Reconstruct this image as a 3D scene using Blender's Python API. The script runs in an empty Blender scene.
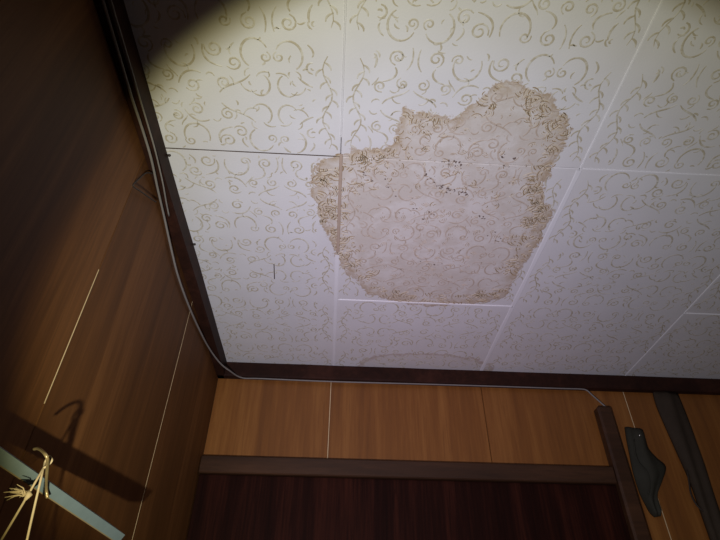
import bpy, math, random
import numpy as np
from mathutils import Matrix, Vector

# ------------------------------------------------------------------ camera
H = 0.862                    # ceiling height above the lens (ceiling tiles are 0.5 m)
CZ = 1.6                     # lens height above the floor
F = 530.58                   # focal length in pixels of the 720 px wide frame
YAW, PITCH, ROLL = 0.0478987, 0.676726, 0.0114434
scene = bpy.context.scene
col = scene.collection


def cam_axes():
    f = np.array([math.sin(YAW)*math.cos(PITCH), math.cos(YAW)*math.cos(PITCH), math.sin(PITCH)])
    r = np.array([math.cos(YAW), -math.sin(YAW), 0.0])
    u = np.cross(r, f)
    c, s = math.cos(ROLL), math.sin(ROLL)
    return c*r+s*u, -s*r+c*u, f


AR, AU, AF = cam_axes()
cam_data = bpy.data.cameras.new('camera')
cam = bpy.data.objects.new('camera', cam_data)
col.objects.link(cam)
mw = Matrix.Identity(4)
for i in range(3):
    mw[i][0], mw[i][1], mw[i][2] = AR[i], AU[i], -AF[i]
mw[2][3] = CZ
cam.matrix_world = mw
cam_data.sensor_width = 36
cam_data.lens = F/720*36
cam_data.clip_start = 0.01
scene.camera = cam

# ------------------------------------------------------------------ pixel -> point on a real surface
def ray(x, y):
    return AR*(x-360)-AU*(y-270)+AF*F


def on_z(x, y, z):          # z relative to the lens
    d = ray(x, y); p = d/d[2]*z; return Vector((p[0], p[1], p[2]+CZ))


def on_y(x, y, yy):
    d = ray(x, y); p = d/d[1]*yy; return Vector((p[0], p[1], p[2]+CZ))


def on_x(x, y, xx):
    d = ray(x, y); p = d/d[0]*xx; return Vector((p[0], p[1], p[2]+CZ))


# ------------------------------------------------------------------ light
scene.view_settings.view_transform = 'Standard'
scene.view_settings.look = 'None'
scene.view_settings.gamma = 1
scene.view_settings.use_curve_mapping = False
scene.view_settings.exposure = 0.0

world = bpy.data.worlds.new('room_dusk')
scene.world = world
world.use_nodes = True
world.node_tree.nodes['Background'].inputs[0].default_value = (1.0, 0.88, 0.84, 1)
world.node_tree.nodes['Background'].inputs[1].default_value = 0.045

# the hand-held torch: just below and left of the lens, tipped to the right
HOT, HOT_W = (388, 318), 0.66
TORCH = Vector((-0.093, 0.105, CZ-0.126))
TORCH_AXIS = Vector((0.254, 0.749, 0.611)).normalized()
ld = bpy.data.lights.new('torch', 'SPOT')
ld.energy = 65
ld.color = (1.0, 1.0, 1.0)
ld.spot_size = math.radians(2*40.0)
ld.spot_blend = 0.22
ld.shadow_soft_size = 0.006
torch = bpy.data.objects.new('torch', ld)
col.objects.link(torch)
torch.location = TORCH
torch.rotation_euler = TORCH_AXIS.to_track_quat('-Z', 'Y').to_euler()
# the lens of the torch: a cool core that turns yellow towards the rim of the beam
ld.use_nodes = True
lt = ld.node_tree
em = lt.nodes['Emission']
gi = lt.nodes.new('ShaderNodeNewGeometry')
dt = lt.nodes.new('ShaderNodeVectorMath'); dt.operation = 'DOT_PRODUCT'
dt.inputs[1].default_value = TORCH_AXIS
lt.links.new(gi.outputs['Normal'], dt.inputs[0])
ab = lt.nodes.new('ShaderNodeMath'); ab.operation = 'ABSOLUTE'
lt.links.new(dt.outputs['Value'], ab.inputs[0])
mr = lt.nodes.new('ShaderNodeMapRange')
mr.inputs['From Min'].default_value = math.cos(math.radians(40.0))
mr.inputs['From Max'].default_value = 1.0
lt.links.new(ab.outputs[0], mr.inputs['Value'])
cr = lt.nodes.new('ShaderNodeValToRGB')
ce = cr.color_ramp.elements
ce[0].position, ce[0].color = 0.06, (1.0, 0.90, 0.40, 1)
ce[1].position, ce[1].color = 1.0, (0.90, 0.81, 1.0, 1)
q_ = ce.new(0.18); q_.color = (1.0, 0.99, 0.77, 1)
q_ = ce.new(0.53); q_.color = (0.965, 0.965, 1.0, 1)
q_ = ce.new(0.82); q_.color = (0.89, 0.855, 1.0, 1)
lt.links.new(mr.outputs[0], cr.inputs[0])
lt.links.new(cr.outputs[0], em.inputs['Color'])
# its hot spot lies off the middle of the beam and fades out with the angle
hot = (Vector(on_z(HOT[0], HOT[1], H))-TORCH).normalized()
hd = lt.nodes.new('ShaderNodeVectorMath'); hd.operation = 'DOT_PRODUCT'
hd.inputs[1].default_value = hot
lt.links.new(gi.outputs['Normal'], hd.inputs[0])
ha = lt.nodes.new('ShaderNodeMath'); ha.operation = 'ABSOLUTE'
lt.links.new(hd.outputs['Value'], ha.inputs[0])
h1 = lt.nodes.new('ShaderNodeMath'); h1.operation = 'MULTIPLY_ADD'      # -2(1-cos)/w^2
h1.inputs[1].default_value = 2/HOT_W**2; h1.inputs[2].default_value = -2/HOT_W**2
lt.links.new(ha.outputs[0], h1.inputs[0])
h2 = lt.nodes.new('ShaderNodeMath'); h2.operation = 'EXPONENT'
lt.links.new(h1.outputs[0], h2.inputs[0])
lt.links.new(h2.outputs[0], em.inputs['Strength'])


ZC = CZ+H                    # ceiling (tile face)
WY = 1.87*H                  # back wall
WX = -0.45*H                 # left wall
TY = 1.84*H                  # front of back ceiling trim
TX = -0.42*H                 # front of left ceiling trim
TB = CZ+0.943*H              # underside of the trims
XR = 2.0                     # how far the built room goes right
YN = -0.9                    # and behind the lens

# ------------------------------------------------------------------ mesh helpers


def link(name, verts, faces, mat, parent=None, smooth=False):
    me = bpy.data.meshes.new(name)
    me.from_pydata([tuple(v) for v in verts], [], faces)
    me.update()
    if mat: me.materials.append(mat)
    if smooth:
        for p in me.polygons: p.use_smooth = True
    return link_mesh(name, me, parent)


def link_mesh(name, me, parent=None):
    o = bpy.data.objects.new(name, me)
    col.objects.link(o)
    if parent: o.parent = parent
    return o


def structure(o):
    o['kind'] = 'structure'
    return o


def tag(o, label, cat, group=None):
    o['label'] = label; o['category'] = cat
    if group: o['group'] = group
    return o


def empty(name, loc=(0, 0, 0)):
    o = bpy.data.objects.new(name, None)
    o.location = loc
    o.empty_display_size = 0.05
    col.objects.link(o)
    return o


def box_vf(x0, x1, y0, y1, z0, z1, b=0.0):
    """box with a chamfer b on every edge"""
    if b <= 0:
        v = [(x, y, z) for z in (z0, z1) for y in (y0, y1) for x in (x0, x1)]
        f = [(0, 2, 3, 1), (4, 5, 7, 6), (0, 1, 5, 4), (1, 3, 7, 5), (3, 2, 6, 7), (2, 0, 4, 6)]
        return v, f
    import bmesh
    bm = bmesh.new()
    bmesh.ops.create_cube(bm, size=1)
    for q in bm.verts:
        q.co = Vector(((x0+x1)/2+q.co.x*(x1-x0), (y0+y1)/2+q.co.y*(y1-y0), (z0+z1)/2+q.co.z*(z1-z0)))
    bmesh.ops.bevel(bm, geom=bm.edges[:], offset=b, segments=1, affect='EDGES', profile=0.5)
    bm.verts.index_update()
    v = [tuple(q.co) for q in bm.verts]
    f = [tuple(q.index for q in p.verts) for p in bm.faces]
    bm.free()
    return v, f


def box(name, x0, x1, y0, y1, z0, z1, mat, parent=None, b=0.0):
    v, f = box_vf(x0, x1, y0, y1, z0, z1, b)
    return link(name, v, f, mat, parent)


def catmull(pts, n=6):
    p = [Vector(q) for q in pts]
    p = [p[0]*2-p[1]]+p+[p[-1]*2-p[-2]]
    out = []
    for i in range(1, len(p)-2):
        a, b, c, d = p[i-1:i+3]
        for k in range(n):
            t = k/n
            out.append(0.5*((2*b)+(c-a)*t+(2*a-5*b+4*c-d)*t*t+(3*b-a-3*c+d)*t**3))
    out.append(p[-2])
    return out


def tube_vf(pts, r, sides=8, base=0):
    """swept round tube with closed ends; r a number or one radius per point"""
    pts = [Vector(q) for q in pts]
    rr = r if isinstance(r, (list, tuple)) else [r]*len(pts)
    v, f = [], []
    prev = None
    for i, q in enumerate(pts):
        t = (pts[min(i+1, len(pts)-1)]-pts[max(i-1, 0)]).normalized()
        if prev is None:
            up = Vector((0, 0, 1)) if abs(t.z) < 0.9 else Vector((1, 0, 0))
            n = (up-t*up.dot(t)).normalized()
        else:
            n = (prev-t*prev.dot(t)).normalized()
        prev = n
        bvec = t.cross(n)
        for k in range(sides):
            a = 2*math.pi*k/sides
            v.append(q+(n*math.cos(a)+bvec*math.sin(a))*rr[i])
    for i in range(len(pts)-1):
        for k in range(sides):
            a, b = i*sides+k, i*sides+(k+1) % sides
            f.append((base+a, base+b, base+b+sides, base+a+sides))
    f.append(tuple(base+k for k in reversed(range(sides))))
    e = (len(pts)-1)*sides
    f.append(tuple(base+e+k for k in range(sides)))
    return v, f


def tube(name, pts, r, mat, parent=None, sides=8):
    v, f = tube_vf(pts, r, sides)
    return link(name, v, f, mat, parent, smooth=True)


# ------------------------------------------------------------------ material helpers
class NT:
    def __init__(self, name, rough=0.5, spec=0.5):
        self.m = bpy.data.materials.new(name)
        self.m.use_nodes = True
        self.t = self.m.node_tree
        self.b = self.t.nodes['Principled BSDF']
        self.b.inputs['Roughness'].default_value = rough
        self.b.inputs['Specular IOR Level'].default_value = spec

    def n(self, typ, **kw):
        q = self.t.nodes.new(typ)
        for k, val in kw.items():
            setattr(q, k, val)
        return q

    def l(self, a, b):
        self.t.links.new(a, b)

    def put(self, sock, val):
        if hasattr(val, 'is_linked') or isinstance(val, bpy.types.NodeSocket):
            self.l(val, sock)
        else:
            sock.default_value = val

    def math(self, op, a, b=0.0, c=0.0, clamp=False):
        q = self.n('ShaderNodeMath', operation=op, use_clamp=clamp)
        self.put(q.inputs[0], a); self.put(q.inputs[1], b)
        if op in ('MULTIPLY_ADD',): self.put(q.inputs[2], c)
        return q.outputs[0]

    def smooth(self, x, lo, hi, a=0.0, b=1.0):
        q = self.n('ShaderNodeMapRange', interpolation_type='SMOOTHSTEP')
        self.put(q.inputs['Value'], x)
        q.inputs['From Min'].default_value = lo; q.inputs['From Max'].default_value = hi
        q.inputs['To Min'].default_value = a; q.inputs['To Max'].default_value = b
        return q.outputs[0]

    def mix(self, fac, a, b):
        q = self.n('ShaderNodeMix', data_type='RGBA')
        self.put(q.inputs[0], fac); self.put(q.inputs[6], a); self.put(q.inputs[7], b)
        return q.outputs[2]

    def noise(self, vec, scale, detail=2.0, rough=0.5, dist=0.0):
        q = self.n('ShaderNodeTexNoise')
        self.put(q.inputs['Vector'], vec)
        q.inputs['Scale'].default_value = scale
        q.inputs['Detail'].default_value = detail
        q.inputs['Roughness'].default_value = rough
        q.inputs['Distortion'].default_value = dist
        return q.outputs['Fac']

    def scaled(self, vec, s):
        q = self.n('ShaderNodeVectorMath', operation='MULTIPLY')
        self.put(q.inputs[0], vec); q.inputs[1].default_value = s
        return q.outputs[0]

    def pos(self):
        return self.n('ShaderNodeNewGeometry').outputs['Position']

    def bump(self, h, strength=0.2, dist=0.002):
        q = self.n('ShaderNodeBump')
        q.inputs['Strength'].default_value = strength
        q.inputs['Distance'].default_value = dist
        self.put(q.inputs['Height'], h)
        self.l(q.outputs[0], self.b.inputs['Normal'])

    def color(self, c):
        self.put(self.b.inputs['Base Color'], c)
        return self.m


def rgb(r, g, b):           # sRGB 0-255 -> linear
    def c(x):
        x /= 255
        return x/12.92 if x <= 0.04045 else ((x+0.055)/1.055)**2.4
    return (c(r), c(g), c(b), 1)


def plain(name, c, rough=0.5, spec=0.4, metal=0.0, var=0.25, scale=60):
    k = NT(name, rough, spec)
    k.b.inputs['Metallic'].default_value = metal
    nz = k.noise(k.pos(), scale, 4, 0.6)
    dark = tuple(x*(1-var) for x in c[:3])+(1,)
    light = tuple(min(1, x*(1+var)) for x in c[:3])+(1,)
    return k.color(k.mix(nz, dark, light))


def wood(name, dark, mid, light, along=(9, 9, 0.5), rough=0.45, spec=0.35, fine=1.0, streak=None):
    """wood-print panel: grain runs along the axis with the small factor"""
    k = NT(name, rough, spec)
    oi = k.n('ShaderNodeObjectInfo').outputs['Random']
    off = k.n('ShaderNodeCombineXYZ')
    k.put(off.inputs[2], k.math('MULTIPLY', oi, 7.0))
    add = k.n('ShaderNodeVectorMath', operation='ADD')
    k.l(k.pos(), add.inputs[0]); k.l(off.outputs[0], add.inputs[1])
    p = add.outputs[0]
    broad = k.noise(k.scaled(p, along), 1.6, 3, 0.55, 0.6)
    fineg = k.noise(k.scaled(p, tuple(a*5 for a in along)), 2.2, 4, 0.65, 0.2)
    mixv = k.math('ADD', k.math('MULTIPLY', broad, 0.62), k.math('MULTIPLY', fineg, 0.38*fine))
    ramp = k.n('ShaderNodeValToRGB')
    e = ramp.color_ramp.elements
    e[0].position, e[0].color = 0.34, dark
    e[1].position, e[1].color = 0.66, light
    m = e.new(0.5); m.color = mid
    k.l(mixv, ramp.inputs[0])
    c = ramp.outputs[0]
    vein = k.noise(k.scaled(p, tuple(a*2.6 for a in along)), 3.4, 2, 0.5, 1.2)
    c = k.mix(k.smooth(vein, 0.60, 0.72, 0, 0.45), c, dark)
    k.bump(fineg, 0.08, 0.001)
    return k.color(c)


# ------------------------------------------------------------------ water stain outline on the ceiling (metres)
STAIN_PX = [(314, 172), (322, 160), (345, 152), (378, 148), (392, 142), (401, 128), (404, 104), (416, 112), (432, 112),
            (450, 118), (464, 116), (474, 102), (484, 92), (498, 84), (518, 82), (534, 88), (548, 98), (556, 108),
            (566, 116), (571, 132), (564, 146), (556, 158), (553, 172), (541, 184), (546, 200), (553, 213), (544, 226),
            (541, 240), (530, 252), (523, 268), (511, 280), (507, 296), (490, 302), (468, 303), (446, 306), (424, 305),
            (402, 303), (382, 300), (368, 293), (358, 280), (344, 270), (336, 256), (333, 240), (322, 226), (318, 208), (311, 192)]
SC = on_z(440, 200, H)
_st = sorted((math.atan2((on_z(x, y, H)-SC).y, (on_z(x, y, H)-SC).x), (on_z(x, y, H)-SC).length) for x, y in STAIN_PX)
STA = np.array([a for a, _ in _st]); STR = np.array([r for _, r in _st])


def stain_r(a):
    a = (a+math.pi) % (2*math.pi)-math.pi
    return float(np.interp(a, STA, STR, period=2*math.pi))


RMAX = float(STR.max())*1.02


def stain_mask(k, p):
    """signed distance (m, negative inside) of the stain edge at p, roughened"""
    sub = k.n('ShaderNodeVectorMath', operation='SUBTRACT')
    k.put(sub.inputs[0], p); sub.inputs[1].default_value = SC
    sep = k.n('ShaderNodeSeparateXYZ'); k.l(sub.outputs[0], sep.inputs[0])
    ang = k.math('ARCTAN2', sep.outputs[1], sep.outputs[0])
    u = k.math('MULTIPLY_ADD', ang, 1/(2*math.pi), 0.5)
    r = k.math('SQRT', k.math('ADD', k.math('MULTIPLY', sep.outputs[0], sep.outputs[0]),
                              k.math('MULTIPLY', sep.outputs[1], sep.outputs[1])))
    fc = k.n('ShaderNodeFloatCurve')
    cv = fc.mapping.curves[0]
    N = 72
    cv.points[0].location = (0, stain_r(-math.pi)/RMAX)
    cv.points[1].location = (1, stain_r(-math.pi)/RMAX)
    for i in range(1, N):
        cv.points.new(i/N, stain_r(-math.pi+2*math.pi*i/N)/RMAX)
    for q in cv.points: q.handle_type = 'VECTOR'
    fc.mapping.update()
    k.l(u, fc.inputs['Value'])
    d = k.math('SUBTRACT', r, k.math('MULTIPLY', fc.outputs[0], RMAX))
    nz = k.math('SUBTRACT', k.noise(p, 34, 4, 0.7), 0.5)
    return k.math('MULTIPLY_ADD', nz, 0.070, d)


def second_stain(k, p):
    """faint tide mark where the ceiling meets the back trim"""
    c = on_z(425, 366, H)
    sub = k.n('ShaderNodeVectorMath', operation='SUBTRACT')
    k.put(sub.inputs[0], p); sub.inputs[1].default_value = c
    q = k.scaled(sub.outputs[0], (1/0.23, 1/0.085, 0))
    ln = k.n('ShaderNodeVectorMath', operation='LENGTH'); k.l(q, ln.inputs[0])
    nz = k.math('SUBTRACT', k.noise(p, 26, 3, 0.6), 0.5)
    return k.math('MULTIPLY_ADD', nz, 0.6, ln.outputs['Value'])


def tile_material():
    k = NT('embossed_vinyl', 0.42, 0.4)
    p = k.pos()
    base = k.mix(k.noise(p, 9, 3, 0.5), rgb(213, 210, 211), rgb(227, 225, 227))
    d = stain_mask(k, p)
    inside = k.smooth(d, -0.004, 0.003, 1, 0)
    blot = k.noise(p, 16, 5, 0.62, 0.4)
    body = k.mix(k.smooth(blot, 0.38, 0.62), rgb(205, 196, 187), rgb(216, 210, 205))
    fine = k.noise(p, 120, 4, 0.7)
    body = k.mix(k.smooth(fine, 0.56, 0.74, 0, 0.35), body, rgb(164, 142, 122))
    rim = k.math('MULTIPLY', k.smooth(d, -0.045, -0.004, 0, 1), k.smooth(k.noise(p, 45, 4, 0.6), 0.35, 0.6, 0.25, 1))
    body = k.mix(k.math('MULTIPLY', rim, 0.7), body, rgb(182, 160, 130))
    line = k.math('MULTIPLY', k.smooth(d, -0.012, -0.003, 0, 1), 0.4)
    body = k.mix(line, body, rgb(164, 138, 108))
    c = k.mix(inside, base, body)
    s2 = second_stain(k, p)
    c = k.mix(k.smooth(s2, 0.86, 0.98, 0.16, 0), c, rgb(176, 150, 122))
    ring2 = k.math('MULTIPLY', k.smooth(s2, 0.82, 0.93), k.smooth(s2, 0.93, 1.0, 1, 0))
    c = k.mix(k.math('MULTIPLY', ring2, 0.5), c, rgb(168, 140, 112))
    hgt = k.math('ADD', k.noise(p, 260, 3, 0.6), k.math('MULTIPLY', k.math('MULTIPLY', inside, fine), 2.0))
    k.bump(hgt, 0.22, 0.0012)
    return k.color(c)


def print_material():
    k = NT('gold_scroll_print', 0.42, 0.4)
    p = k.pos()
    fade = k.smooth(k.noise(p, 75, 3, 0.6), 0.34, 0.62, 0.0, 1.0)
    clean = k.mix(fade, rgb(213, 208, 198), rgb(187, 177, 156))
    d = stain_mask(k, p)
    inside = k.smooth(d, -0.004, 0.003, 1, 0)
    wet = k.mix(fade, rgb(203, 190, 179), rgb(188, 172, 156))
    return k.color(k.mix(inside, clean, wet))


M_TILE = tile_material()
M_PRINT = print_material()
M_CAULK = plain('white_joint_filler', rgb(229, 227, 230), 0.5, 0.3, var=0.04)
M_BACK = plain('dark_ceiling_board', rgb(96, 84, 74), 0.8, 0.1)
M_WRINKD = plain('brown_wrinkle', rgb(160, 138, 108), 0.5, 0.3, var=0.3, scale=120)
M_WRINKL = plain('pale_wrinkle', rgb(204, 190, 168), 0.5, 0.3, var=0.1, scale=120)
M_WRINKF = plain('faint_wrinkle', rgb(184, 168, 150), 0.5, 0.3, var=0.25, scale=120)
M_MOULD = plain('black_mould', rgb(116, 100, 92), 0.8, 0.1, var=0.4, scale=200)
M_GAPSHADE = plain('painted_gap_shade', rgb(100, 88, 80), 0.9, 0.05)  # dark colour imitating the shade inside a joint
M_SEEP = plain('brown_seam_seep', rgb(178, 158, 142), 0.6, 0.2, var=0.12, scale=50)
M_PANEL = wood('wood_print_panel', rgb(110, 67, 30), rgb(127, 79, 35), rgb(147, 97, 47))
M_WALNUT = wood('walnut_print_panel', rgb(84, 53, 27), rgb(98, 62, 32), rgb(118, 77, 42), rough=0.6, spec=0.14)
M_TRIM = wood('dark_trim_wood', rgb(38, 22, 17), rgb(47, 27, 20), rgb(62, 36, 27), along=(6, 6, 6), rough=0.6, spec=0.12)
M_HEAD = wood('brown_header_wood', rgb(50, 31, 19), rgb(62, 39, 24), rgb(78, 50, 32), along=(0.8, 9, 9), rough=0.45)
M_DOOR = wood('dark_door_wood', rgb(26, 10, 7), rgb(38, 16, 11), rgb(60, 28, 19), along=(14, 14, 0.6), rough=0.6, spec=0.06)
M_CREAM = plain('cream_joint', rgb(208, 182, 142), 0.6, 0.3, var=0.15)
M_GROOVE = plain('dark_groove', rgb(60, 36, 20), 0.8, 0.1)
M_BOARD = plain('wall_board', rgb(70, 48, 30), 0.8, 0.1)
M_CABLE = plain('grey_cable_sheath', rgb(128, 122, 118), 0.5, 0.3, var=0.18, scale=40)
M_WIRE = plain('rusty_wire', rgb(46, 36, 30), 0.6, 0.4, var=0.3, scale=90)
M_FLOOR = wood('floor_boards', rgb(70, 44, 28), rgb(86, 56, 36), rgb(104, 70, 46), along=(9, 0.6, 9))

# ------------------------------------------------------------------ room shell
floor = structure(box('floor', WX-0.1, XR, YN, WY+0.1, -0.05, 0, M_FLOOR))

# ---- ceiling: backing board, then tiles hung under it
ceiling = structure(box('ceiling', WX-0.1, XR, YN, WY+0.1, ZC+0.012, ZC+0.05, M_BACK))
SX = [WX, -0.010*H, 0.570*H, 1.146*H, 1.722*H]
SX.append(XR)
SY = [YN, -0.340*H, 0.240*H, 0.8175*H, 1.402*H, WY]
TW = 0.578*H


def spiral(cx, cy, r, a0, turns, inward=1, n=16, r_in=0.22):
    """points from the outer end winding in"""
    out = []
    for i in range(n+1):
        t = i/n
        rr = r*(1-(1-r_in)*t**0.85)
        a = a0+inward*turns*2*math.pi*t
        out.append((cx+rr*math.cos(a), cy+rr*math.sin(a)))
    return out


def arc(cx, cy, r, a0, a1, n=12, ry=None):
    ry = r if ry is None else ry
    return [(cx+r*math.cos(a0+(a1-a0)*i/n), cy+ry*math.sin(a0+(a1-a0)*i/n)) for i in range(n+1)]


def bez(p0, p1, p2, p3, n=12):
    out = []
    for i in range(n+1):
        t = i/n; s = 1-t
        out.append(tuple(s**3*p0[k]+3*s*s*t*p1[k]+3*s*t*t*p2[k]+t**3*p3[k] for k in (0, 1)))
    return out


D2 = math.pi/180


def cell_strokes(kind):
    """strokes (points, width) of a quarter of the damask repeat, in 0..1"""
    s = []
    if kind == 0:
        s.append((spiral(.20, .22, .135, 200*D2, 1.45, -1), 1.0))
        s.append((bez((.075, .175), (.02, .36), (.10, .46), (.30, .50)), 1.0))
        s.append((spiral(.44, .42, .12, 150*D2, 1.35, -1), 1.0))
        s.append((arc(.76, .26, .19, 120*D2, 335*D2, 14, .22), 1.1))
        s.append((spiral(.90, .30, .085, 290*D2, 1.3, 1), 0.9))
        s.append((bez((.18, .92), (.30, .74), (.50, .80), (.66, .60)), 1.0))
        s.append((spiral(.27, .74, .11, 90*D2, 1.4, 1), 1.0))
        s.append((bez((.52, .74), (.56, .86), (.68, .90), (.74, .84)), .8))
        s.append((arc(.80, .74, .15, -60*D2, 150*D2, 12, .18), 1.0))
        s.append((bez((.60, .62), (.58, .55), (.62, .50), (.67, .49)), .7))
        s.append((bez((.40, .77), (.42, .70), (.40, .66), (.36, .62)), .7))
        s.append((bez((.96, .55), (.88, .52), (.80, .56), (.78, .62)), .8))
        s.append((bez((.50, .10), (.42, .16), (.40, .24), (.44, .28)), .9))
        s.append((bez((.02, .62), (.06, .56), (.12, .58), (.14, .64)), .8))
    else:
        s.append((arc(.26, .28, .20, -20*D2, 205*D2, 14, .23), 1.1))
        s.append((spiral(.40, .20, .09, 20*D2, 1.3, -1), .9))
        s.append((spiral(.74, .20, .125, 100*D2, 1.45, 1), 1.0))
        s.append((bez((.72, .33), (.80, .44), (.70, .54), (.56, .56)), 1.0))
        s.append((spiral(.52, .66, .10, 70*D2, 1.4, 1), 1.0))
        s.append((bez((.05, .60), (.20, .52), (.34, .60), (.40, .78)), 1.0))
        s.append((spiral(.18, .80, .12, 30*D2, 1.4, 1), 1.0))
        s.append((bez((.22, .57), (.20, .50), (.24, .46), (.30, .46)), .7))
        s.append((bez((.36, .68), (.40, .60), (.46, .58), (.48, .50)), .7))
        s.append((bez((.58, .96), (.66, .80), (.84, .84), (.96, .70)), 1.0))
        s.append((spiral(.84, .62, .10, 250*D2, 1.35, -1), .9))
        s.append((bez((.74, .83), (.76, .90), (.82, .94), (.88, .92)), .7))
        s.append((bez((.93, .06), (.97, .20), (.95, .32), (.88, .40)), .8))
        s.append((bez((.42, .92), (.44, .86), (.50, .84), (.54, .88)), .8))
    return s


def tile_strokes():
    """whole tile: eight by eight quarter cells, mirrored into a damask"""
    out = []
    n = 4
    c = 1.0/n
    rnd = random.Random(5)
    for j in range(n):
        for i in range(n):
            kind = (i//2+j//2) % 2
            for pts, w in cell_strokes(kind):
                q = []
                jx, jy = rnd.uniform(-.02, .02), rnd.uniform(-.02, .02)
                for (u, v) in pts:
                    uu = u if i % 2 == 0 else 1-u
                    vv = v if j % 2 == 0 else 1-v
                    q.append(((i+uu+jx)*c, (j+vv+jy)*c))
                # leave a band free for the side vines
                run = []
                for p_ in q+[(9, 9)]:
                    if .10 < p_[0] < .90: run.append(p_)
                    else:
                        if len(run) > 3: out.append((run, w))
                        run = []
    # small leaves that fill the gaps
    for _ in range(120):
        x, y, a, b = rnd.uniform(.11, .89), rnd.uniform(.02, .98), rnd.uniform(0, 6.28), rnd.choice((-1, 1))
        l = rnd.uniform(.012, .028)
        out.append((bez((x, y), (x+l*.4*math.cos(a+.5*b), y+l*.4*math.sin(a+.5*b)), (x+l*.8*math.cos(a+.4*b), y+l*.8*math.sin(a+.4*b)), (x+l*math.cos(a), y+l*math.sin(a)), 5), rnd.uniform(.6, 1)))
    # leafy vines up both sides of the tile
    for x0, sg in ((.055, 1), (.945, -1)):
        for v0 in (.06, .56):
            stem = [(x0+sg*.018*math.sin(i*.75), v0+.40*i/16) for i in range(17)]
            out.append((stem, .8))
            for i in range(1, 16):
                x, y = stem[i]
                d = 1 if i % 2 else -1
                out.append((bez((x, y), (x+d*.012, y+.004), (x+d*.026, y+.014), (x+d*.024, y+.030), 5), 1.0))
    return out


STROKES = tile_strokes()


def ribbons(strokes, z, thick, rnd=None):
    """flat-topped raised strokes lying on a face that looks down"""
    v, f = [], []
    for pts, w in strokes:
        n = len(pts)
        if n < 2: continue
        b = len(v)
        for i, (x, y) in enumerate(pts):
            x0, y0 = pts[max(i-1, 0)]; x1, y1 = pts[min(i+1, n-1)]
            dx, dy = x1-x0, y1-y0
            L = math.hypot(dx, dy) or 1
            t = i/(n-1)
            ww = w*(0.35+0.65*math.sin(math.pi*min(1, .12+.82*t)))
            nx, ny = -dy/L*ww/2, dx/L*ww/2
            v += [(x-nx*1.25, y-ny*1.25, z), (x-nx*.6, y-ny*.6, z-thick), (x+nx*.6, y+ny*.6, z-thick), (x+nx*1.25, y+ny*1.25, z)]
        for i in range(n-1):
            a = b+i*4
            for k in range(3):
                f.append((a+k, a+k+1, a+k+5, a+k+4))
    return v, f


def clip_runs(pts, x0, x1, y0, y1):
    runs, cur = [], []
    for p in pts:
        if x0 < p[0] < x1 and y0 < p[1] < y1: cur.append(p)
        else:
            if len(cur) > 2: runs.append(cur)
            cur = []
    if len(cur) > 2: runs.append(cur)
    return runs


cache = {}


def tile_meshes(w, d, ax, ay):
    """tile body and scroll print for a tile w x d whose print is anchored at (ax, ay)"""
    key = (round(w, 4), round(d, 4), round(ax, 4), round(ay, 4))
    if key not in cache:
        v, f = box_vf(0, w, 0, d, 0, 0.011, 0.0012)
        mb = bpy.data.meshes.new('tile'); mb.from_pydata(v, [], f); mb.materials.append(M_TILE)
        st = []
        for pts, wd in STROKES:
            for rp in range(2 if d > TW*1.1 else 1):
                q = [(ax+x*TW, ay+(y+rp)*TW) for x, y in pts]
                for run in clip_runs(q, .003, w-.003, .003, d-.003):
                    st.append((run, 0.0033*wd))
        v, f = ribbons(st, 0, 0.0003)
        mp = bpy.data.meshes.new('scroll_print'); mp.from_pydata(v, [], f); mp.materials.append(M_PRINT)
        cache[key] = (mb, mp)
    return cache[key]


rnd = random.Random(11)
for i in range(5):
    for j in range(5):
        long = i in (0, 2)               # these two columns end in one uncut sheet
        if long and j == 4: continue
        x0, x1, y0, y1 = SX[i], SX[i+1], SY[j], SY[5 if long and j == 3 else j+1]
        g = 0.0006
        gy = g
        x0 += g; x1 -= g; y0 += (gy if j else 0); y1 -= (gy if j < 4 else 0)
        ax = (x1-x0-TW) if i == 0 else 0
        ay = (y1-y0-TW) if j == 0 else 0
        mb, mp = tile_meshes(x1-x0, y1-y0, ax, ay)
        t = link_mesh('tile', mb, ceiling)
        t.location = (x0, y0, ZC+rnd.uniform(0, .0006))
        pr = link_mesh('scroll_print', mp, t)
        pr['kind'] = 'stuff'


# white filler beads that cover some of the joints
def bead(x0, y0, x1, y1, w, mat=M_CAULK, name='joint_bead', h=0.0011):
    a = Vector((x0, y0)); b = Vector((x1, y1))
    n = Vector((-(b-a).y, (b-a).x)).normalized()
    v, f = [], []
    N = 12
    r = random.Random(int(abs(x0*977+y0*331)))
    for i in range(N+1):
        p = a.lerp(b, i/N)
        ww = w*r.uniform(.82, 1.15)
        for s, z in ((-.5, .0006), (-.28, -h), (.28, -h), (.5, .0006)):
            v.append((p.x+n.x*ww*s, p.y+n.y*ww*s, ZC+z))
    for i in range(N):
        for k in range(3):
            a_ = i*4+k
            f.append((a_, a_+1, a_+5, a_+4))
    return link(name, v, f, mat, ceiling)


for i, w in ((2, .0052), (3, .0068), (4, .006)):
    for j in range(1, 5):
        far = i == 2 and j >= 3
        bead(SX[i], SY[j]+.004, SX[i], SY[j+1]-.002, .015 if far else w, h=.0005 if far else .0011)
bead(SX[1], SY[1], SX[1], SY[3]-.05, .0036, M_TILE)
bead(SX[1], SY[3]+.31, SX[1], SY[5], .012, h=.0005)
# dark strips on the left column's joints, colour standing in for gap shade
for j in (2, 3):
    bead(SX[0], SY[j], SX[1], SY[j], .002, M_GAPSHADE, 'gap_shade_strip', h=.0003)
bead(SX[1]+.01, SY[4], SX[2]-.004, SY[4], .0075)
bead(SX[3]+.004, SY[4], SX[4]-.004, SY[4], .006)
bead(SX[2]+.004, SY[3], SX[3]-.004, SY[3], .003)
bead(SX[3]+.004, SY[3], SX[4]-.004, SY[3], .003)
for i in (1, 2, 3):
    bead(SX[i]+.004, SY[2], SX[i+1]-.004, SY[2], .004)
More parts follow.
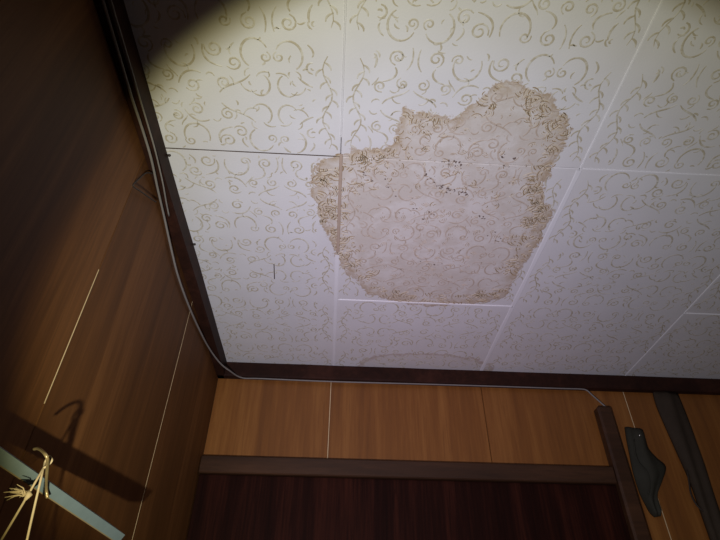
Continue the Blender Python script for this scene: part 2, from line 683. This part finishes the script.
# brown seep along the joint inside the stain
bead(SX[1]+.001, SY[3]-.008, SX[1]+.001, SY[3]+.30, .0085, M_SEEP, 'joint_seep', h=.0009)


# wrinkled relief along the rim of the stain: small combed arcs in clusters
def wrinkles():
    r = random.Random(3)
    dark, pale, faint = [], [], []
    top = [(-10*D2, 172*D2, 0.055, 190), (165*D2, 215*D2, 0.045, 40), (-60*D2, -10*D2, 0.035, 56), (-150*D2, -60*D2, 0.02, 34)]
    for a0, a1, depth, n in top:
        for _ in range(n):
            a = r.uniform(a0, a1)
            R = stain_r(a)
            rr = R-0.006-depth*r.random()**1.4
            cx, cy = SC.x+rr*math.cos(a), SC.y+rr*math.sin(a)
            base = r.uniform(0, 2*math.pi)
            span = r.uniform(.6, 1.5)
            for q in range(r.randint(3, 6)):
                rad = 0.005+0.0042*q
                pts = arc(cx, cy, rad, base, base+span*(r.uniform(.8, 1.2)), 6, rad*r.uniform(.7, 1.2))
                (dark if q % 2 == 0 else pale).append((pts, r.uniform(.0016, .0026)))
    # scattered curls further in, left of the middle and in the middle
    for px, py, sp, n in ((375, 170, .05, 26), (352, 185, .03, 14), (450, 180, .07, 24), (410, 225, .14, 60), (440, 270, .12, 50), (480, 220, .12, 50), (460, 150, .09, 40), (500, 180, .06, 18),
                           (400, 150, .05, 26), (425, 128, .05, 22), (540, 110, .05, 22), (555, 138, .05, 24), (378, 155, .03, 20), (485, 108, .04, 18), (360, 160, .03, 16)):
        c = on_z(px, py, H)
        for _ in range(n):
            x, y = c.x+r.gauss(0, sp*.5), c.y+r.gauss(0, sp*.5)
            base = r.uniform(0, 6.28)
            for q in range(r.randint(1, 3)):
                rad = .004+.004*q
                (faint if sp > .08 else dark if q % 2 == 0 else pale).append((arc(x, y, rad, base, base+r.uniform(.8, 2.2), 6), r.uniform(.001, .0019)))
    keep = lambda S: [s for s in S if all(math.hypot(x-SC.x, y-SC.y) < stain_r(math.atan2(y-SC.y, x-SC.x))+.002 for x, y in s[0])]
    for S, m, nm in ((keep(dark), M_WRINKD, 'brown_wrinkles'), (keep(pale), M_WRINKL, 'pale_wrinkles'), (keep(faint), M_WRINKF, 'faint_wrinkles')):
        v, f = ribbons(S, ZC+.0002, .0006)
        o = link(nm, v, f, m, ceiling)
        o['kind'] = 'stuff'


wrinkles()


def specks():
    r = random.Random(8)
    v, f = [], []
    paths = [((425, 176), (445, 186), .012, 10), ((436, 186), (468, 196), .008, 26), ((440, 160), (462, 166), .012, 14),
             ((395, 210), (440, 214), .02, 8), ((480, 215), (486, 220), .008, 7), ((420, 262), (450, 268), .012, 9),
             ((360, 172), (372, 180), .012, 8), ((385, 180), (395, 195), .01, 6), ((500, 155), (525, 165), .02, 8), ((480, 235), (510, 240), .03, 6)]
    for (ax, ay), (bx_, by), sp, n in paths:
        a = on_z(ax, ay, H); b = on_z(bx_, by, H)
        for _ in range(n):
            p = a.lerp(b, r.random())
            x, y = p.x+r.gauss(0, sp*.4), p.y+r.gauss(0, sp*.4)
            s = r.uniform(.0008, .0022); e = r.uniform(.8, 2.2); o = r.uniform(0, 3.14)
            k0 = len(v)
            for i in range(6):
                q = 2*math.pi*i/6
                X, Y = s*e*math.cos(q)*r.uniform(.7, 1.2), s*math.sin(q)
                v.append((x+X*math.cos(o)-Y*math.sin(o), y+X*math.sin(o)+Y*math.cos(o), ZC-.0001))
            v.append((x, y, ZC-.0009))
            for i in range(6): f.append((k0+i, k0+(i+1) % 6, k0+6))
    o = link('mould_specks', v, f, M_MOULD, ceiling)
    o['kind'] = 'stuff'


specks()
# a short slit in the left tile
a = on_z(274, 264, H); b = on_z(274.5, 279, H)
link('slit', [(a.x-.0011, a.y, ZC-.0004), (a.x+.0011, a.y, ZC-.0004), (b.x+.0011, b.y, ZC-.0004), (b.x-.0011, b.y, ZC-.0004)], [(0, 1, 2, 3)], M_GROOVE, ceiling)

# ---- back wall: board, wood-print panels, joints
wall_back = structure(box('wall_back', WX-0.1, XR, WY+0.006, WY+0.1, 0, ZC+0.012, M_BOARD))
BX = [WX, -0.017*H, 0.567*H, 1.132*H, 1.70*H, XR]
for i in range(5):
    g = .0009
    box('panel', BX[i]+g, BX[i+1]-g, WY, WY+.0055, 0.0, ZC+.008, M_PANEL, wall_back, .0006)
for i, m in ((1, M_CREAM), (3, M_CREAM), (4, M_CREAM)):
    box('joint_strip', BX[i]-.0011, BX[i]+.0011, WY-.0003, WY+.004, 0, ZC+.004, m, wall_back)

# ---- left wall
wall_left = structure(box('wall_left', WX-0.1, WX-.006, YN, WY+0.006, 0, ZC+0.012, M_BOARD))
LY = [YN, -.328*H, .235*H, .798*H, 1.361*H, WY]
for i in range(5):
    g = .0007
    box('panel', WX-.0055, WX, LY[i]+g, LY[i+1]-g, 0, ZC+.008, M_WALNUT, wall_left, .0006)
for i in (1, 2, 3, 4):
    top = on_x(98, 268, WX).z if i == 3 else ZC+.004     # strip cut short to imitate the seam fading into shade above
    bot = on_x(45, 404, WX).z if i == 3 else 0  # lower end cut too, where the seam dims
    box('joint_strip', WX-.004, WX+.0003, LY[i]-.0008, LY[i]+.0008, bot, top, M_CREAM, wall_left)

# ---- ceiling trims: a flat board with an eased lower lip


def trim(name, prof, axis, a0, a1, mat):
    """prof: (out from the wall, z) outline"""
    v, f = [], []
    n = len(prof)
    N = 24
    r = random.Random(len(name))
    for i in range(N+1):
        s = a0+(a1-a0)*i/N
        w = r.uniform(-.0007, .0007)
        for o, z in prof:
            v.append((WX+o+(w if o > .01 else 0), s, z) if axis == 'y' else (s, WY-o-(w if o > .01 else 0), z))
    for i in range(N):
        for k in range(n):
            a, b = i*n+k, i*n+(k+1) % n
            f.append((a, b, b+n, a+n) if axis == 'y' else (a, a+n, b+n, b))
    f.append(tuple(range(n))); f.append(tuple(N*n+k for k in reversed(range(n))))
    o = link(name, v, f, mat)
    return structure(o)


TO = .03*H-.0005
PROF = [(0.0, ZC-.0005), (TO, ZC-.0005), (TO, TB+.004), (TO-.004, TB), (0.0, TB)]
trim_left = trim('trim_left', PROF, 'y', YN, WY-.001, M_TRIM)
trim_back = trim('trim_back', PROF, 'x', WX+.001, XR, M_TRIM)
trim_left.name = 'trim_1'; trim_back.name = 'trim_2'


# nail heads poking out at the trim's upper edge
def nail(p, axis, parent, r=.0028):
    v, f = tube_vf([p, p+axis*.006, p+axis*.0075], [r*.7, r, r*.5], 8)
    link('nail', v, f, M_WIRE, parent, True)


for px, py in ((167, 154), (193, 243)):
    q = on_z(px, py, H)
    nail(Vector((TX-.001, q.y, ZC-.004)), Vector((1, 0, -.1)), trim_left)

# ------------------------------------------------------------------ closet door in the back wall
door = empty('door_1', (0.2, TY, 0))
structure(door)


def dpart(name, x0, x1, y0, y1, z0, z1, mat, b=.002, parent=None):
    v, f = box_vf(x0-.2, x1-.2, y0-TY, y1-TY, z0, z1, b)
    o = link(name, v, f, mat, door)
    return o


ZH0, ZH1 = CZ+.580*H, CZ+.638*H
JX0, JX1 = .985*H, 1.043*H
dpart('header', WX+.002, JX0+.002, TY-.004, WY-.0005, ZH0, ZH1, M_HEAD, .003)
jw = dpart('jamb', JX0+.002, JX1, TY-.012, WY-.0005, 0, CZ+.862*H, M_HEAD, .006)
lx0, lx1 = WX+.003, JX0+.0015
NP = 1
for i in range(NP):
    a = lx0+(lx1-lx0)*i/NP; b = lx0+(lx1-lx0)*(i+1)/NP
    dpart('door_panel', a+.0008, b-.0008, TY+.010, WY-.0005, .005, ZH0-.001, M_DOOR, .0015)


# ------------------------------------------------------------------ cables
def cable_pt(px, py, lift=0.0, zmax=.930):
    q = on_x(px, py, WX+.006)
    if q.z > CZ+zmax*H: q = on_z(px, py, zmax*H)
    q.z += lift
    return q


def cable_path(pix):
    return catmull([cable_pt(*p) for p in pix], 5)


main = [(88, -60), (96, -25), (104, 4), (117, 48), (131, 95), (142, 128), (151, 158), (158, 190), (164, 216), (171, 248), (178, 276), (188, 304),
        (199, 329), (209, 348), (220, 363), (230, 371)]
c0 = [cable_pt(*p) for p in main]
YB = TY+.010
run = [on_y(x, y, YB) for x, y in ((242, 377.0), (262, 378.6), (330, 381.5), (420, 384.0), (500, 386.4), (560, 388.2), (581, 389), (587, 390.5), (592, 395), (600, 402), (608, 409))]
for q in run[:6]: q.z = min(q.z, TB-.0026)
P = catmull(c0+run, 5)
tag(tube('power_cable', P, .0024, M_CABLE),
    'grey cable running along the left trim, round the corner and under the back trim', 'cable')
second = [(100, -60), (105, -25), (112, 4), (125, 48), (138, 92), (147, 122), (154, 146), (158.5, 164), (163, 184), (166, 201), (169, 216)]
tag(tube('thin_cable', catmull([cable_pt(*p, 0, .932) for p in second], 5), .0016, M_CABLE),
    'thinner pale wire beside the grey cable high on the left wall', 'cable')

# wire tie that holds the cables to the wall
wt = [on_x(153, 173.5, WX+.010), on_x(146, 173, WX+.008), on_x(139, 179, WX+.010), on_x(133, 185.5, WX+.012), on_x(140, 191, WX+.012), on_x(150, 198, WX+.010), on_x(156, 202, WX+.010)]
tag(tube('wire_tie', catmull(wt, 5), .0014, M_WIRE, sides=6),
    'dark bent wire loop tying the cables to the left wall', 'wire')

# ------------------------------------------------------------------ slat with its hook and strings
SLAT_A = Vector((-.3329, .5516, CZ+.1839)); SLAT_B = Vector((-.2826, .7956, CZ+.1635))   # axis of the slat
k = NT('grey_blue_paint', .5, .35)
nz = k.noise(k.pos(), 45, 4, .6)
M_SLAT = k.color(k.mix(nz, rgb(86, 97, 96), rgb(102, 113, 112)))
M_EDGE = plain('bare_wood_edge', rgb(112, 96, 66), .6, .3, var=.15)
M_STRING = plain('cotton_string', rgb(160, 140, 104), .8, .1, var=.2, scale=300)
M_BRASS = plain('dull_brass', rgb(150, 128, 84), .35, .5, metal=.5)
u = (SLAT_B-SLAT_A).normalized()
side = Vector((1, 0, 0)); side = (side-u*side.dot(u)).normalized()
upv = side.cross(u).normalized()
if upv.z < 0: upv = -upv
ca, sa = math.cos(math.radians(31)), math.sin(math.radians(31))   # the slat is tipped, back edge up
side, upv = side*ca-upv*sa, side*sa+upv*ca
START = SLAT_A+u*((WX+.0245-SLAT_A.x)/u.x)      # where it meets the wall
LEN = (SLAT_B-START).length+.010
slat = empty('wall_slat', START)
tag(slat, 'narrow grey-blue painted slat reaching out from the left wall, with a bare lower edge', 'slat')


def slat_piece(name, s0, s1, a0, a1, h0, h1, mat):
    v = []
    for s in (s0, s1):
        for a, h in ((a0, h0), (a1, h0), (a1, h1), (a0, h1)):
            v.append(u*s+side*a+upv*h)
    f = [(3, 2, 1, 0), (4, 5, 6, 7), (0, 1, 5, 4), (1, 2, 6, 5), (2, 3, 7, 6), (3, 0, 4, 7)]
    return link(name, v, f, mat, slat)


slat_piece('board', 0, LEN, -.022, 0, -.0055, .0065, M_SLAT)
slat_piece('bare_edge', 0, LEN, -.022, -.0003, -.0067, -.0055, M_EDGE)


def at_depth(px, py, ref):
    """point on that pixel's ray, as far from the lens as ref"""
    d = Vector(ray(px, py)); o = Vector((0, 0, CZ))
    t = ((ref-o).dot(Vector(AF)))/F
    return o+d*t


# hook: a bent wire rising from the slat, its tip curling back
HB = SLAT_A+u*.075
front = HB+side*.003
HT = Vector((-.2892, .5522, CZ+.1873))        # top of the bend, found from the hook and its shadow on the wall
TIP = Vector((-.3189, .5799, CZ+.2038))
S0 = at_depth(47.5, 498, front)
hk = [S0, at_depth(46.3, 489, front), at_depth(46.5, 478, front.lerp(HT, .35)), at_depth(47.5, 466, front.lerp(HT, .7)), at_depth(47.5, 459, HT),
      at_depth(45, 454, HT), at_depth(41, 450, HT.lerp(TIP, .4)), at_depth(37.5, 448.5, HT.lerp(TIP, .75)), at_depth(34, 449, TIP)]
hook = tag(tube('wire_hook', catmull(hk, 5), .0017, M_BRASS, sides=8), 'small bent wire hook on the grey-blue slat', 'hook')


def sag(p, q, s, n=10):
    return [p.lerp(q, i/n)+s*math.sin(math.pi*i/n) for i in range(n+1)]


front2 = front.lerp(HT, .7)
knot = at_depth(43.5, 468, front2)
e1 = on_y(1, 537, knot.y-.004); e2 = on_y(28, 540, knot.y+.008)     # both ends hang down past the frame
e1 = knot+(e1-knot)*2.4; e2 = knot+(e2-knot)*2.2
strings = empty('tied_string', knot)
tag(strings, 'pale cotton string knotted on the hook, its two ends hanging down', 'string')


def spart(name, pts, r, sides=6):
    return tube(name, [q-knot for q in pts], r, M_STRING, strings, sides)


spart('string_end', sag(knot, e1, Vector((.002, 0, 0))), .0012)
spart('string_end', sag(knot, e2, Vector((-.001, 0, 0))), .0012)
loop = [knot, knot+side*.002+upv*.005, knot+side*.002+upv*.010-u*.001, knot-side*.006+upv*.011, knot-side*.008+upv*.005+u*.004, knot+u*.001]
spart('loop', catmull(loop, 4), .0012)
# frayed knot
fk = knot+(e1-knot)*.17
rk = random.Random(2)
blob = [fk+Vector((0, 0, .004)), fk+Vector((.002, 0, 0)), fk+Vector((0, 0, -.005))]
fray_v, fray_f = tube_vf([b_-knot for b_ in blob], [.0015, .0034, .0014], 7)
for _ in range(16):
    d0 = Vector((-.9+rk.uniform(-.3, .5), -.3+rk.uniform(-.5, .5), rk.uniform(-.25, .35)))
    pts = [fk-knot+Vector((rk.uniform(-.002, .002),)*3), fk-knot+d0*.008+Vector((0, 0, rk.uniform(-.002, .003))), fk-knot+d0*.018+Vector((0, 0, rk.uniform(-.004, .004)))]
    v_, f_ = tube_vf(pts, [.0009, .0007, .0004], 4, len(fray_v))
    fray_v += v_; fray_f += f_
link('frayed_knot', fray_v, fray_f, M_STRING, strings, True)


# ------------------------------------------------------------------ things hung on the back wall at right
def draped(name, left, right, mat, y_off, bulge, folds, seed):
    """cloth hanging on the back wall: left/right edge pixels top to bottom, thick and folded"""
    r = random.Random(seed)
    N, K = len(left), 9
    Lp = catmull([on_y(x, y, WY-y_off) for x, y in left], 4)
    Rp = catmull([on_y(x, y, WY-y_off) for x, y in right], 4)
    n = len(Lp)
    v, f = [], []
    ph = r.uniform(0, 6)
    for i in range(n):
        for k_ in range(K):
            t = k_/(K-1)
            p = Lp[i].lerp(Rp[i], t)
            end = min(1, i/2, (n-1-i)/2)
            prof = math.sin(math.pi*t)**.5
            out = bulge*prof*(.35+.65*end)*(1+.45*math.sin(folds*t*6.28+ph+i*.18))
            v.append((p.x, p.y-out, p.z))
    m = len(v)
    for i in range(n):
        for k_ in range(K):
            p = Lp[i].lerp(Rp[i], k_/(K-1))
            v.append((p.x, WY-.001, p.z))
    for i in range(n-1):
        for k_ in range(K-1):
            a_ = i*K+k_
            f.append((a_, a_+K, a_+K+1, a_+1))
            f.append((m+a_, m+a_+1, m+a_+K+1, m+a_+K))
        f.append((i*K, m+i*K, m+(i+1)*K, (i+1)*K))
        q = i*K+K-1
        f.append((q, q+K, m+q+K, m+q))
    for k_ in range(K-1):
        f.append((k_, k_+1, m+k_+1, m+k_))
        q = (n-1)*K+k_
        f.append((q, m+q, m+q+1, q+1))
    return v, f


M_DARKCLOTH = plain('dark_green_grey_cloth', rgb(52, 50, 42), .75, .2, var=.3, scale=35)
M_STRAP = plain('dark_brown_grey_cloth', rgb(57, 47, 38), .75, .2, var=.25, scale=30)
M_STEEL = plain('steel_nail', rgb(190, 186, 180), .25, .6, metal=.9, var=.05)

bagp = on_y(634, 436, WY)
bag = empty('hanging_pouch', bagp)
tag(bag, 'dark grey-green folded pouch hanging from a nail beside the door jamb', 'pouch')
Lpx = [(625, 427), (627, 440), (630, 455), (633, 470), (637, 484), (641, 495), (645, 503), (650, 512), (655, 517)]
Rpx = [(643, 430), (646, 440), (649, 449), (657, 458), (666, 467), (662, 482), (657, 496), (659, 507), (661, 516)]
v, f = draped('body', Lpx, Rpx, M_DARKCLOTH, .006, .016, 1.3, 4)
link('body', [Vector(q)-bagp for q in v], f, M_DARKCLOTH, bag, True)
nl = on_y(639.5, 435.5, WY-.026)
vv, ff = tube_vf([Vector((nl.x, WY-.004, nl.z)), Vector((nl.x, WY-.027, nl.z)), Vector((nl.x, WY-.0275, nl.z)), Vector((nl.x, WY-.0295, nl.z))], [.0012, .0012, .0034, .0026], 10)
link('nail', [q-bagp for q in vv], ff, M_STEEL, bag, True)
# flap seam cord down the pouch
cd = [on_y(x, y, WY-.026) for x, y in ((634, 440), (635, 452), (639, 463), (647, 472), (650, 484), (648, 494))]
vv, ff = tube_vf(catmull(cd, 4), .0022, 6)
link('strap', [q-bagp for q in vv], ff, M_DARKCLOTH, bag, True)

sp0 = on_y(666, 396, WY)
strap = empty('hanging_cloth', sp0)
tag(strap, 'long dark brown-grey strip of cloth hanging under the back trim at right', 'cloth')
Lpx = [(653, 390.5), (657, 405), (665, 424), (674, 444), (682, 462), (690, 480), (699, 505), (713, 545), (728, 590)]
Rpx = [(678, 393.5), (684, 408), (691, 426), (698, 446), (705, 466), (712, 488), (721, 514), (735, 552), (752, 600)]
v, f = draped('strip', Lpx, Rpx, M_STRAP, .008, .014, 1.6, 9)
link('strip', [Vector(q)-sp0 for q in v], f, M_STRAP, strap, True)
cd = [on_y(x, y, WY-.012) for x, y in ((687, 470), (689, 482), (691, 494), (696, 504), (703, 511), (709, 512))]
vv, ff = tube_vf(catmull(cd, 4), .0026, 6)
link('cord', [q-sp0 for q in vv], ff, M_WIRE, strap, True)
